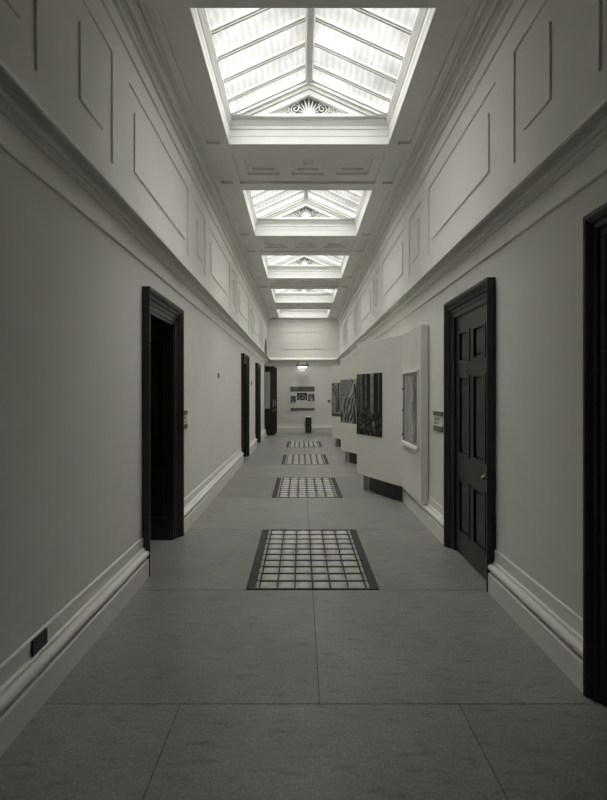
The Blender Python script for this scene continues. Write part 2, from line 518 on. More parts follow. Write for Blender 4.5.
# beams between skylights
beams = [(YB, skys[0][0])] + [(skys[k][1], skys[k + 1][0]) for k in range(4)] + [(skys[4][1], YE)]
for bi, (a, b) in enumerate(beams):
    mid = b - 1.17 if bi == 0 else a
    if bi == 0:
        box(bm, SX0, SX1, a, mid, Z1, ZT)
    if bi == 5:
        box(bm, SX0, SX1, a, b, ZC, ZT)
        continue
    y0, y1 = mid, b
    r = 0.185
    for (u, v) in ((y0, y0 + r), (y1 - r, y1)):
        box(bm, SX0, SX1, u, v, ZC, ZT)
        for (x0, x1) in ((XL + 0.205, SX0 - 0.10), (SX1 + 0.10, XR - 0.205)):
            box(bm, x0, x1, u, v, ZC, Z1)
    f0, f1 = y0 + r, y1 - r
    cyy = (f0 + f1) / 2
    box(bm, SX0, SX1, f0, f1, Z3, ZT)
    def holes(h, za, zb):
        xs = [SX0]
        box(bm, SX0, SX1, f0, cyy - h, za, zb); box(bm, SX0, SX1, cyy + h, f1, za, zb)
        x = SX0
        for c in (XC - 0.59, XC, XC + 0.59):
            box(bm, x, c - h, cyy - h, cyy + h, za, zb); x = c + h
        box(bm, x, SX1, cyy - h, cyy + h, za, zb)
    holes(0.21, Z1, Z2); holes(0.14, Z2, Z3)
    if bi == 0:
        pass
ce = finish('ceiling', bm, M['ceiling'])
tag(ce, 'ribbed and coffered plaster ceiling around the skylights', 'ceiling', kind='structure')
for bi, (a, b) in enumerate(beams[:5]):
    c = ((b - 1.17 if bi == 0 else a) + b) / 2
    bm = bmesh.new()
    lathe(bm, (XC, c, Z3 + 0.002), (0, 0, -1), [(0, 0.075), (0.012, 0.075), (0.016, 0.06), (0.02, 0.055), (0.035, 0.045), (0.045, 0.028), (0.05, 0.0)], 16)
    finish('ceiling_rosette', bm, M['ceiling'], ce, smooth=False)

# ------------------------------------------------------------------ skylights
EAVE, SLOPE = 4.665, 0.455
CURB = [(0.006, ZC - 0.001), (0.006, 4.470), (0.010, 4.478), (0.010, 4.548), (0.020, 4.553), (0.020, 4.566), (0.008, 4.572), (0.008, 4.592),
        (0.016, 4.600), (0.030, 4.622), (0.040, 4.640), (0.040, 4.662), (-0.12, 4.662), (-0.12, ZT + 0.02)]
RISE = SKY_HALF * SLOPE
RIDGE = EAVE + RISE

def chevron(bm, d0, d1, y0, y1, w=SKY_HALF - 0.02):
    """inverted V band under the roof slope, between vertical drops d0 and d1"""
    zt, zb = RIDGE - d0, RIDGE - d1
    hw0 = min(w, (zt - EAVE + 0.01) / SLOPE); hw1 = min(w, (zb - EAVE + 0.01) / SLOPE)
    base = EAVE - 0.01
    for s in (-1, 1):
        pts = [(0, zt), (s * hw0, zt - hw0 * SLOPE)]
        if d1 < RISE:
            pts += [(s * hw1, zb - hw1 * SLOPE), (0, zb)]
        loft(bm, [[(x, y, z) for x, z in pts] for y in (y0, y1)])

def spiral(cx, cz, r, turns, start, sgn, y):
    pts = []
    n = 22
    for i in range(n + 1):
        t = i / n
        a = start + sgn * turns * 2 * math.pi * t
        rr = r * (1 - 0.85 * t)
        pts.append((cx + rr * math.cos(a), y, cz + rr * math.sin(a)))
    return pts

def build_skylight():
    root = empty('window_1')
    # local origin: centre line, front edge of the opening
    y0, y1 = 0.0, SKYL
    h = SKY_HALF
    bm = bmesh.new()
    rings = [[], [], [], []]
    for p, z in CURB:
        rings[0].append((-h + p, y0 + p, z)); rings[1].append((h - p, y0 + p, z))
        rings[2].append((h - p, y1 - p, z)); rings[3].append((-h + p, y1 - p, z))
    loft(bm, rings + [rings[0]], cap=False)
    bmesh.ops.remove_doubles(bm, verts=bm.verts, dist=1e-5)
    finish('skylight_frame', bm, M['curb'], root)
    for s in (-1, 1):
        bm = bmesh.new()
        t = 0.006
        pts = [(s * (h + 0.10), EAVE - 0.10 * SLOPE + 0.03), (0, RIDGE + 0.03)]
        ring = lambda y: [(pts[0][0], y, pts[0][1]), (pts[1][0], y, pts[1][1]), (pts[1][0], y, pts[1][1] + t), (pts[0][0], y, pts[0][1] + t)]
        loft(bm, [ring(y0 - 0.08), ring(y1 + 0.08)])
        finish('glass_pane', bm, M['skyglass'], root)
    bm = bmesh.new()
    loft(bm, [[(x, y, z) for x, z in ((-0.048, RIDGE - 0.045), (-0.03, RIDGE - 0.075), (0.03, RIDGE - 0.075), (0.048, RIDGE - 0.045), (0.048, RIDGE + 0.012), (0, RIDGE + 0.035), (-0.048, RIDGE + 0.012))] for y in (y0 - 0.05, y1 + 0.05)])
    finish('ridge_bar', bm, M['bar'], root)
    # glazing bars
    first = None
    for i in range(1, 6):
        y = y0 + (y1 - y0) * i / 6
        for s in (-1, 1):
            bm = bmesh.new()
            prof = [(-0.008, -0.026), (0.008, -0.026), (0.008, -0.010), (0.019, -0.006), (0.019, 0.018), (-0.019, 0.018), (-0.019, -0.006), (-0.008, -0.010)]
            ends = [(s * (h + 0.02), EAVE - 0.02 * SLOPE), (s * 0.03, RIDGE - 0.03 * SLOPE)]
            loft(bm, [[(e[0], y + u, e[1] + w + 0.012) for u, w in prof] for e in ends])
            finish('glazing_bar', bm, M['bar'], root)
    # eaves plates on the long sides
    for s in (-1, 1):
        bm = bmesh.new()
        a, b = sorted((s * (h - 0.045), s * (h + 0.11)))
        box(bm, a, b, y0 - 0.05, y1 + 0.05, 4.655, 4.690)
        box(bm, *sorted((s * (h - 0.02), s * (h + 0.08))), y0 - 0.05, y1 + 0.05, 4.64, 4.70)
        finish('eaves_plate', bm, M['curb'], root)
    # gable ends with raking mouldings
    for e, sgn in ((y1, -1), (y0, 1)):
        bm = bmesh.new()
        Y = lambda a: e + sgn * (a + 0.035)
        def ch(d0, d1, a, b):
            chevron(bm, d0, d1, *sorted((Y(a), Y(b))))
        ch(-0.02, 0.035, -0.10, 0.105)
        ch(0.035, 0.052, -0.10, 0.085)
        ch(0.052, 0.075, -0.10, 0.092)
        ch(0.075, 0.092, -0.10, 0.062)
        ch(0.092, 0.118, -0.10, 0.070)
        ch(0.118, 0.126, -0.10, 0.040)
        ch(0.126, 0.186, -0.10, 0.055)
        a, b = sorted((Y(-0.10), Y(0.052)))
        box(bm, -h + 0.02, h - 0.02, a, b, 4.655, 4.688)
        a, b = sorted((Y(-0.10), Y(0.030)))
        box(bm, -h + 0.02, h - 0.02, a, b, 4.688, 4.694)
        g = finish('gable', bm, M['curb'], root)
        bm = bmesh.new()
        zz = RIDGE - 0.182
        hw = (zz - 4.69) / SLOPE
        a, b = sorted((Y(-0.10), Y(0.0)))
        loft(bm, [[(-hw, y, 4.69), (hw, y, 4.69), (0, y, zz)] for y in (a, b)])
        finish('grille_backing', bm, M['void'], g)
        if sgn < 0:
            # pierced anthemion ornament: a palmette between scrolls
            bm = bmesh.new()
            yy = Y(0.012)
            bz = 4.702
            hh = zz - 0.010 - bz
            wmax = hh / SLOPE
            for i in range(9):
                ang = math.radians(12 + 156 * i / 8)
                ln = hh * (0.92 - 0.30 * abs(i - 4) / 4)
                pts, rad = [], []
                for j in range(7):
                    t = j / 6
                    bend = 0.25 * (i - 4) / 4 * t * t
                    aa = ang - bend * 0.5
                    pts.append((math.cos(aa) * ln * t, yy, bz + 0.006 + math.sin(aa) * ln * t))
                    rad.append(0.002 + 0.0085 * math.sin(math.pi * min(1, 0.15 + 0.8 * t)))
                tube(bm, pts, rad, 6)
            for s in (-1, 1):
                for (fx, r) in ((0.36, 0.30), (0.60, 0.20), (0.78, 0.11), (0.90, 0.05)):
                    cx = s * wmax * fx; r_ = hh * r
                    tube(bm, spiral(cx, bz + 0.008 + r_, r_, 1.6, -math.pi / 2, s, yy), 0.0075, 5)
                    tube(bm, spiral(cx + s * r_ * 1.3, bz + 0.008 + r_ * 0.5, r_ * 0.5, 1.2, -math.pi / 2, -s, yy), 0.006, 5)
                    tube(bm, [(cx - s * r_ * 0.9, yy, bz + 0.01 + r_ * 1.1), (cx - s * r_ * 0.5, yy, bz + 0.012 + r_ * 2.0), (cx + s * r_ * 0.2, yy, bz + 0.012 + r_ * 2.2)], 0.0065, 5)
                    for q in (-0.9, 0.0, 0.9):
                        tube(bm, [(cx + s * r_ * q, yy, bz), (cx + s * r_ * (q + 0.25), yy, bz + r_ * 0.5)], [0.006, 0.002], 5)
            box(bm, -wmax * 1.02, wmax * 1.02, *sorted((yy - 0.006, yy + 0.006)), bz - 0.004, bz + 0.006)
            finish('anthemion_tracery', bm, M['curb'], g)
    return root

sky = build_skylight()
place = ['nearest', 'second', 'third', 'fourth', 'farthest']
for k in range(5):
    o = sky if k == 0 else copy_tree(sky)
    o.name = 'window_%d' % (k + 1)
    o.location = (XC, skys[k][0], 0)
    if k == 4:
        o.scale = (1, (skys[4][1] - skys[4][0]) / SKYL, 1)
    tag(o, {'nearest': 'nearest gabled roof skylight, largest and reaching the top of the view',
            'second': 'second gabled skylight along the ceiling from the viewer',
            'third': 'third gabled skylight along the ceiling, middle of the five',
            'fourth': 'fourth gabled skylight along the ceiling, next to the last',
            'farthest': 'farthest gabled skylight, a narrow bright strip by the end wall'}[place[k]],
        'skylight', 'gabled skylights along the ceiling', 'structure')

# ------------------------------------------------------------------ doors
CASING = [(-0.09, -0.05), (-0.09, 0.002), (0.0, 0.005), (0.16, 0.006), (0.22, 0.012), (0.42, 0.020), (0.46, 0.034), (0.60, 0.042), (0.66, 0.036),
          (0.70, 0.046), (0.80, 0.058), (0.86, 0.064), (1.0, 0.066), (1.0, -0.02)]
def architrave(side, y0, y1, z1, root, name='architrave'):
    bm = bmesh.new()
    cols = []
    for u, p in CASING:
        a, b, t = y0 - u * CW, y1 + u * CW, z1 + u * CH
        x = side.X(p)
        cols.append([(x, a, 0.002), (x, a, t), (x, b, t), (x, b, 0.002)])
    n = len(cols)
    v = [[bm.verts.new(c) for c in col] for col in cols]
    for i in range(n - 1):
        for j in range(3):
            bm.faces.new((v[i][j], v[i][j + 1], v[i + 1][j + 1], v[i + 1][j]))
    for j in (0, 3):
        bm.faces.new([v[i][j] for i in range(n)])
    return finish(name, bm, M['wood'], root)

def panelled(bm, put, u0, u1, z0, z1, rects, d=0.016):
    """door-like face: frame at level 0, panels sunk by d with a raised field and moulding. put(bm,u0,u1,w0,w1,z0,z1)"""
    us = sorted(set([u0, u1] + [r[0] for r in rects] + [r[1] for r in rects]))
    zs = sorted(set([z0, z1] + [r[2] for r in rects] + [r[3] for r in rects]))
    for i in range(len(us) - 1):
        for j in range(len(zs) - 1):
            cu, cz = (us[i] + us[i + 1]) / 2, (zs[j] + zs[j + 1]) / 2
            if any(r[0] < cu < r[1] and r[2] < cz < r[3] for r in rects):
                continue
            put(bm, us[i], us[i + 1], -d, 0, zs[j], zs[j + 1])
    put(bm, u0, u1, -0.04, -d, z0, z1)
    for (a, b, c, e) in rects:
        m = 0.022
        # bolection moulding around the sunk panel
        for (p, q, r_, s_) in ((a, a + m, c, e), (b - m, b, c, e), (a + m, b - m, c, c + m), (a + m, b - m, e - m, e)):
            put(bm, p, q, -d, 0.008, r_, s_)
        g = 0.045
        if b - a > 2 * g + 0.02:
            put(bm, a + g, b - g, -d, -0.005, c + g, e - g)

def door_leaf(side, y0, y1, z1, p, root, hinge_far=True):
    bm = bmesh.new()
    put = lambda bm_, u0, u1, w0, w1, a, b: side.box(bm_, p + w0, p + w1, u0, u1, a, b)
    w = y1 - y0
    st = 0.10; mu = 0.075
    c = (y0 + y1) / 2
    rects = []
    for (z0, zt) in ((0.21, 0.71), (0.93, 1.666), (1.787, 2.077)):
        rects.append((y0 + st, c - mu / 2, z0, zt)); rects.append((c + mu / 2, y1 - st, z0, zt))
    panelled(bm, put, y0, y1, 0.012, z1, rects)
    leaf = finish('door_leaf', bm, M['wood'], root)
    bm = bmesh.new()
    ky = y0 + 0.055
    cyl(bm, (side.X(p - 0.002), ky, 0.83), (side.d, 0, 0), 0.026, 0.024, 0.008)
    lathe(bm, (side.X(p + 0.004), ky, 0.83), (side.d, 0, 0), [(0, 0.009), (0.024, 0.008), (0.028, 0.015), (0.036, 0.021), (0.046, 0.021), (0.053, 0.014), (0.056, 0.0)])
    kn = finish('door_knob', bm, M['brass'], leaf, smooth=True)
    bm = bmesh.new()
    side.box(bm, p - 0.002, p + 0.006, ky + 0.045, ky + 0.075, 0.80, 0.86)
    cyl(bm, (side.X(p + 0.004), ky + 0.06, 0.83), (side.d, 0, 0), 0.009, 0.009, 0.02)
    finish('lock_plate', bm, M['brass'], leaf)
    for hz in (0.33, 1.12, 1.93):
        bm = bmesh.new()
        cyl(bm, (side.X(p + 0.006), y1 + 0.002, hz - 0.05), (0, 0, 1), 0.007, 0.007, 0.10, 10)
        finish('hinge', bm, M['darkmetal'], leaf)
    return leaf

def flush_door(n, y0, y1, label):
    root = empty('door_%d' % n, (XR, (y0 + y1) / 2, 0))
    root.location = (0, 0, 0)
    tag(root, label, 'door', 'panelled doors in black casings', 'structure')
    architrave(R, y0, y1, HEAD, root)
    bm = bmesh.new()
    R.box(bm, -0.14, -0.056, y0, y1, 0.005, HEAD)         # rebate stop behind the leaf
    finish('door_stop', bm, M['wood'], root)
    door_leaf(R, y0 + 0.004, y1 - 0.004, HEAD - 0.004, -0.014, root)
    return root

def reveal_door(n, y0, y1, label):
    root = empty('door_%d' % n)
    tag(root, label, 'door', 'panelled doors in black casings', 'structure')
    architrave(L, y0, y1, HEAD, root)
    D = -0.46
    for (yy, sgn) in ((y1, -1), (y0, 1)):
        bm = bmesh.new()
        put = lambda bm_, u0, u1, w0, w1, a, b: box(bm_, *sorted((L.X(-u0), L.X(-u1))), *sorted((yy + sgn * (0.002 + w0 + 0.04), yy + sgn * (0.002 + w1 + 0.04))), a, b)
        rects = [(0.05 + 0.05, -D - 0.06, 0.21, 0.71), (0.05 + 0.05, -D - 0.06, 0.93, 2.06)]
        panelled(bm, put, 0.008, -D, 0.002, HEAD - 0.002, rects, 0.014)
        finish('reveal_lining', bm, M['wood'], root)
    bm = bmesh.new()
    L.box(bm, D, -0.008, y0 + 0.045, y1 - 0.045, HEAD - 0.04, HEAD - 0.002)
    finish('head_lining', bm, M['wood'], root)
    door_leaf(L, y0 + 0.045, y1 - 0.045, HEAD - 0.045, D + 0.0, root)
    return root

reveal_door(1, *DL[0], 'nearest doorway in the left wall, black casing with deep dark panelled reveal')
reveal_door(2, *DL[1], 'middle black doorway in the left wall, beyond the wall number')
reveal_door(3, *DL[2], 'narrow black doorway in the left wall just before the open double doors')
flush_door(4, *DR[0], 'black doorway cut off by the right edge of the view')
flush_door(5, *DR[1], 'closed black six panel door with brass knob in the right wall')

# far double doors, both leaves standing open into the corridor
root = empty('door_6')
tag(root, 'tall dark half glazed double doors standing open at the far left', 'door', kind='structure')
bm = bmesh.new()
L.box(bm, -0.5, 0.012, FOLD[0] - 0.05, FOLD[0], 0.0, FOLD_Z + 0.05)
L.box(bm, -0.5, 0.012, FOLD[1], FOLD[1] + 0.05, 0.0, FOLD_Z + 0.05)
L.box(bm, -0.5, 0.012, FOLD[0], FOLD[1], FOLD_Z - 0.02, FOLD_Z + 0.05)
finish('door_frame', bm, M['wood'], root)
def open_leaf(yc, x0, x1, root):
    bm = bmesh.new()
    a, b = yc - 0.022, yc + 0.022
    top = 2.465
    gx0, gx1, gz0, gz1 = x0 + 0.16, x1 - 0.175, 0.965, 2.265
    box(bm, x0, gx0, a, b, 0.012, top); box(bm, gx1, x1, a, b, 0.012, top)
    box(bm, gx0, gx1, a, b, gz1, top); box(bm, gx0, gx1, a, b, 0.86, gz0)
    box(bm, gx0, gx1, a + 0.012, b - 0.012, 0.20, 0.86); box(bm, gx0, gx1, a, b, 0.012, 0.20)
    lf = finish('door_leaf', bm, M['wood'], root, bevel=0.004)
    bm = bmesh.new(); box(bm, gx0, gx1, yc - 0.003, yc + 0.003, gz0, gz1)
    finish('door_glass', bm, M['doorglass'], lf)
    bm = bmesh.new()
    hx = x1 - 0.055
    tube(bm, [(hx, a, 1.03), (hx, a - 0.05, 1.05), (hx, a - 0.05, 1.25), (hx, a, 1.27)], 0.011, 8)
    finish('pull_handle', bm, M['metal'], lf, smooth=True)
    bm = bmesh.new()
    cyl(bm, (hx, a, 0.90), (0, -1, 0), 0.022, 0.02, 0.015)
    finish('lock_escutcheon', bm, M['metal'], lf)
    bm = bmesh.new()
    box(bm, x0 + 0.19, x0 + 0.24, a - 0.02, a, 0.0, 0.07)
    finish('floor_catch', bm, M['white'], lf)
open_leaf(16.03, -1.455, -0.925, root)
open_leaf(16.935, -1.455, -0.905, root)

# small arched window high in the left wall above the double doors
root = empty('window_6')
tag(root, 'dark arched window high in the left wall above the open double doors', 'window', kind='structure')
def arch_pts(y0, y1, z0, z1, n=14):
    r = (y1 - y0) / 2; c = (y0 + y1) / 2
    return [(y0, z0), (y1, z0)] + [(c + r * math.cos(math.pi * i / n), z1 - r + r * math.sin(math.pi * i / n)) for i in range(n + 1)]
bm = bmesh.new()
ao, ai = arch_pts(16.02, 16.95, 2.84, 3.52), arch_pts(16.08, 16.89, 2.90, 3.46)
va = [[bm.verts.new((L.X(p), y, z)) for y, z in pts] for p, pts in ((0.0, ao), (0.014, ao), (0.014, ai), (0.0, ai))]
n = len(ao)
for k in range(3):
    for i in range(n):
        bm.faces.new((va[k][i], va[k][(i + 1) % n], va[k + 1][(i + 1) % n], va[k + 1][i]))
finish('window_frame', bm, M['wood'], root)
bm = bmesh.new()
loft(bm, [[(L.X(p), y, z) for y, z in ai] for p in (0.001, 0.006)])
finish('window_pane', bm, M['black'], root)

# ------------------------------------------------------------------ floor lights (glass block pavement lights)
def build_floor_light():
    root = empty('floor_light')
    W, Ln = 1.012, 1.50
    x0 = -W / 2
    fr, sl, bar = 0.062, 0.026, 0.011
    cols = []
    x = x0 + fr
    cols.append((x, x + sl)); x += sl + bar
    cw = (W - 2 * fr - 2 * sl - 7 * bar) / 6
    for i in range(6):
        cols.append((x, x + cw)); x += cw + bar
    cols.append((x, x + sl))
    fe = 0.016
    rh = (Ln - 2 * fe - 9 * bar) / 10
    rows = [(fe + i * (rh + bar), fe + i * (rh + bar) + rh) for i in range(10)]
    bm = bmesh.new()
    top, bot = 0.004, -0.03
    box(bm, x0, x0 + fr, 0, Ln, bot, top); box(bm, -x0 - fr, -x0, 0, Ln, bot, top)
    box(bm, x0 + fr, -x0 - fr, 0, fe, bot, top); box(bm, x0 + fr, -x0 - fr, Ln - fe, Ln, bot, top)
    for (a, b), (c, d) in zip(cols, cols[1:]):
        box(bm, b, c, fe, Ln - fe, bot, top)
    for (a, b), (c, d) in zip(rows, rows[1:]):
        for (p, q) in cols:
            box(bm, p, q, b, c, bot, top)
    finish('iron_frame', bm, M['darkmetal'], root)
    bm = bmesh.new()
    for (p, q) in cols:
        for (a, b) in rows:
            m = min(0.030, (q - p) * 0.3)
            loft(bm, [[(p, a, bot), (q, a, bot), (q, b, bot), (p, b, bot)],
                      [(p, a, -0.006), (q, a, -0.006), (q, b, -0.006), (p, b, -0.006)],
                      [(p + m * .4, a + m * .4, -0.001), (q - m * .4, a + m * .4, -0.001), (q - m * .4, b - m * .4, -0.001), (p + m * .4, b - m * .4, -0.001)],
                      [(p + m, a + m, 0.006), (q - m, a + m, 0.006), (q - m, b - m, 0.006), (p + m, b - m, 0.006)]])
    finish('glass_blocks', bm, M['block'], root)
    return root
flr = build_floor_light()
fl_lab = ['nearest glass block floor light in a black iron frame, largest in view',
          'second glass block floor light from the viewer, beyond the nearest one',
          'third glass block floor light from the viewer, level with middle display board',
          'farthest glass block floor light, a thin strip near the end wall']
for k in range(4):
    o = flr if k == 0 else copy_tree(flr)
    o.location = (XC, LIGHT_Y[k][0], 0.0)
    tag(o, fl_lab[k], 'floor light', 'glass block floor lights')

# ------------------------------------------------------------------ display boards along the right wall
def build_board():
    root = empty('display_board')
    bx = XR - 0.012
    bm = bmesh.new()
    pts = [(bx, 0.0), (1.37, 0.0), (1.37, 0.93), (0.882, 1.975), (0.925, 1.997), (bx, 1.997)]
    prism(bm, pts, 0.238, 2.29)
    finish('board_panel', bm, M['panel'], root, bevel=0.004)
    for (x, y) in ((0.975, 1.86),):
        bm = bmesh.new()
        box(bm, x, x + 0.07, y, y + 0.06, 0.008, 0.24)
        box(bm, x - 0.012, x + 0.082, y - 0.012, y + 0.072, 0.0, 0.008)
        finish('foot', bm, M['footgrey'], root)
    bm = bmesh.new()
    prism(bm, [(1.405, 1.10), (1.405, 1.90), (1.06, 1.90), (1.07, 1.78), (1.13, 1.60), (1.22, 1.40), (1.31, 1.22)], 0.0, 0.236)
    finish('under_board_shade', bm, M['black'], root)  # black block added in place of the deep shade beneath the board
    return root
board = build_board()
BY = [5.14, 8.02, 10.90]
b_lab = ['nearest tall white display board, carrying the forest photograph and framed map',
         'middle tall white display board, partly behind the nearest one',
         'farthest tall white display board, nearest the end wall']
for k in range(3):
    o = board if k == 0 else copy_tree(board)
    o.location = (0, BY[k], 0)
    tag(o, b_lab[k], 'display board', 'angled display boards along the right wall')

# ------------------------------------------------------------------ printed pictures
def fract_noise(seed):
    rnd = random.Random(seed)
    g = [[rnd.random() for _ in range(66)] for _ in range(66)]
    def one(x, y):
        i, j = int(math.floor(x)), int(math.floor(y)); fx, fy = x - i, y - j
        i %= 64; j %= 64
        fx = fx * fx * (3 - 2 * fx); fy = fy * fy * (3 - 2 * fy)
        return (g[i][j] * (1 - fx) + g[i + 1][j] * fx) * (1 - fy) + (g[i][j + 1] * (1 - fx) + g[i + 1][j + 1] * fx) * fy
    return lambda x, y: (one(x, y) * 0.5 + one(2 * x + 7, 2 * y + 3) * 0.3 + one(4 * x + 1, 4 * y + 9) * 0.2)
N1, N2 = fract_noise(3), fract_noise(11)
sm = lambda a, b, x: max(0.0, min(1.0, (x - a) / (b - a)))

def forest(u, v):
    # v: 0 bottom, 1 top
    du = (N1(u * 6, v * 9) - 0.5) * 0.03
    uu = u + du
    bands = [(0.0, .06), (.06, .20), (.12, .10), (.20, .28), (.25, .07), (.32, .03), (.39, .30), (.42, .06), (.48, .03), (.54, .02), (.57, .40), (.62, .45), (.67, .40),
             (.70, .015), (.84, .015), (.86, .22), (.90, .10), (.92, .01), (1.01, .01)]
    val = 0.1
    for (a, x), (b, y) in zip(bands, bands[1:]):
        if a <= uu <= b:
            t = (uu - a) / (b - a); val = x * (1 - t) + y * t
    val *= 0.45 + 1.1 * N2(u * 14, v * 40)
    fol = max(0.0, N1(u * 22, v * 30) - 0.36) * 0.9 * (1 - 0.5 * u)
    fol = fol if N2(u * 30, v * 30) > 0.42 else fol * 0.3
    k = sm(0.62, 0.36, v + (N2(u * 9, v * 9) - 0.5) * 0.25 + u * 0.12)
    val = val * (1 - k) + fol * k
    if (u - .68) ** 2 * 1 + (v - .19) ** 2 * 1.8 < 0.004 and N2(u * 40, v * 60) > 0.45: val = 0.5
    return max(0.006, val * 0.62 - 0.012)
def canopy(u, v):
    # looking up through a curved ribbed roof: oval light, a pale diagonal rib and leaf-like struts
    n = N1(u * 10, v * 14)
    d = math.hypot((u - 0.22) / 0.72, (v - 0.80) / 0.26)
    val = 0.16 + 0.14 * n
    if d < 1.0: val = 0.10 + 0.16 * n + (0.06 if (int(d * 7) % 2) else 0)
    for rr, c in ((1.0, .05), (1.09, .40), (1.18, .06)):
        if abs(d - rr) < 0.045: val = c
    e = (u - 0.42) * 0.75 - (v - 0.62) * -0.9
    w = u - 0.95 + (0.98 - v) * 0.95
    if abs(w) < 0.075 and v > 0.52: val = 0.42
    if v < 0.58:
        a = math.sin(40 * (u * 0.75 - v * 0.50) + 7 * N2(u * 4, v * 4) + (u - .5) ** 2 * 14)
        val = (0.16 + 0.2 * n) if a > 0.35 else 0.03 + 0.07 * n
        q = abs((u - 0.10) - (0.58 - v) * 0.25)
        if q < 0.03: val = 0.35
        if math.hypot((u - 0.52) / 0.9, (v - 0.30) / 0.34) > 1.0: val = 0.06 + 0.10 * n
    if u > 0.84 and v < 0.7 + 0.2 * math.sin(u * 9): val = 0.34 if abs(u - 0.92 + (v - 0.45) * 0.3) < 0.03 else 0.03
    if v < 0.10 and 0.4 < u < 0.7 and n > 0.45: val = 0.45
    return val
def glasshouse(u, v):
    n = N2(u * 12, v * 16)
    val = 0.18 + 0.14 * n
    if abs(u - 0.58) < 0.05: val = 0.03
    if u > 0.85: val = 0.06
    r = math.hypot(u + 0.1, (v - 0.35) * 1.2)
    for q in (0.55, 0.62, 0.74):
        if abs(r - q) < 0.022: val = 0.04
    if v < 0.13: val = 0.32 if v > 0.08 else 0.08
    if v < 0.4 and math.sin(u * 40 + v * 20) > 0.5: val *= 0.45
    return val
def old_map(u, v):
    n = N1(u * 7, v * 14); m = N2(u * 25, v * 50)
    val = 0.30 + 0.10 * m
    if 0.24 < u < 0.92 and 0.03 < v < 0.97:
        val = 0.20 + 0.22 * n + 0.10 * (m - .5)
        if u > 0.70 + 0.1 * math.sin(v * 7): val *= 0.55
        if abs(u - 0.52 - 0.10 * math.sin(v * 11)) < 0.10 and m > 0.40: val = 0.46
        if abs(u - 0.42) < 0.03 and v < 0.3: val = 0.5
    if abs(u - 0.17) < 0.012: val = 0.42
    if u < 0.08: val = 0.10
    return val
def cafe(u, v):
    n = N1(u * 5, v * 5); val = 0.02
    d = math.hypot((u - .5) / .42, (v - .35) / .5)
    if abs(d - 0.8) < 0.14: val = 0.28
    if d < 0.45 and n > 0.42: val = 0.40
    return val
def town(u, v):
    return 0.06 + 0.30 * (N2(u * 6, v * 8) > 0.5) * (abs(u - v) > 0.12)
def stairs(u, v):
    return 0.40 if (u - .5) ** 2 + (v - .25) ** 2 < .07 else 0.04 + 0.25 * (N1(u * 7 + 3, v * 7) > 0.52)

def picture(name, fn, nu, nv, p00, du, dv, nrm, thick, parent=None):
    """printed sheet: front grid with one ink tone per cell, solid edge and back. p00 bottom-left corner, du/dv edge vectors"""
    p00, du, dv, nrm = Vector(p00), Vector(du), Vector(dv), Vector(nrm).normalized()
    bm = bmesh.new()
    lay = bm.loops.layers.float_color.new('ink')
    g = [[bm.verts.new(p00 + du * (i / nu) + dv * (j / nv) + nrm * thick) for j in range(nv + 1)] for i in range(nu + 1)]
    for i in range(nu):
        for j in range(nv):
            f = bm.faces.new((g[i][j], g[i + 1][j], g[i + 1][j + 1], g[i][j + 1]))
            t = fn((i + .5) / nu, (j + .5) / nv)
            for lp in f.loops: lp[lay] = (t, t * 0.985, t * 0.93, 1)
    b = [bm.verts.new(p00 + du * s + dv * t) for s, t in ((0, 0), (1, 0), (1, 1), (0, 1))]
    fs = [bm.faces.new(b[::-1])]
    edge = [[g[i][0] for i in range(nu + 1)], [g[nu][j] for j in range(nv + 1)], [g[i][nv] for i in range(nu, -1, -1)], [g[0][j] for j in range(nv, -1, -1)]]
    for k in range(4):
        fs.append(bm.faces.new(edge[k][::-1] + [b[k], b[(k + 1) % 4]]))
    for f in fs:
        for lp in f.loops: lp[lay] = (0.3, 0.295, 0.28, 1)
    return finish(name, bm, M['print'], parent)

# angled face of each board: from D (outer end) towards C (fold)
D_ = Vector((0.882, 1.975, 0)); C_ = Vector((1.37, 0.93, 0))
dirn = (C_ - D_).normalized(); nr = Vector((-(C_ - D_).y, (C_ - D_).x, 0)).normalized()
if nr.x > 0: nr = -nr
for k, (fn, lab, w) in enumerate(((forest, 'dark photograph of tall forest trunks on the nearest display board', 0.685),
                               (canopy, 'photograph of curving ribbed structure on the middle display board', 0.65),
                               (glasshouse, 'photograph with a dark upright bar on the farthest display board', 0.66))):
    org = Vector((0, BY[k], 0)) + D_ + dirn * 0.006 + nr * 0.0005 + Vector((0, 0, 0.862))
    o = picture('photograph_print', fn, 64, 96, org, dirn * w, (0, 0, 0.94), nr, 0.006)
    tag(o, lab, 'photograph', 'photographs on the display boards')

# framed map on the near straight part of the first board
root = empty('framed_map')
tag(root, 'pale framed map hanging on the wall side part of the nearest board', 'framed picture')
fx, fy0, fy1, fz0, fz1 = 1.3695, 5.22, 6.01, 0.845, 1.785
bm = bmesh.new()
fd = 0.020
box(bm, fx - fd, fx, fy0, fy0 + 0.022, fz0, fz1); box(bm, fx - fd, fx, fy1 - 0.02, fy1, fz0, fz1)
box(bm, fx - fd, fx, fy0 + 0.022, fy1 - 0.02, fz1 - 0.03, fz1)
box(bm, fx - fd - 0.008, fx, fy0, fy1, fz0 - 0.03, fz0 + 0.03)
box(bm, fx - fd - 0.016, fx, fy0, fy1, fz0 - 0.004, fz0 + 0.012)
finish('picture_frame', bm, M['white'], root, bevel=0.003)
picture('map_sheet', old_map, 48, 90, (fx - 0.001, fy1 - 0.02, fz0 + 0.03), (0, -(fy1 - fy0 - 0.042), 0), (0, 0, fz1 - fz0 - 0.06), (-1, 0, 0), 0.004, root)
for z in (0.95, 1.27, 1.55):
    bm = bmesh.new(); box(bm, fx - fd - 0.004, fx - 0.004, fy1 - 0.026, fy1 - 0.012, z, z + 0.022)
    finish('frame_clip', bm, M['midgrey'], root)

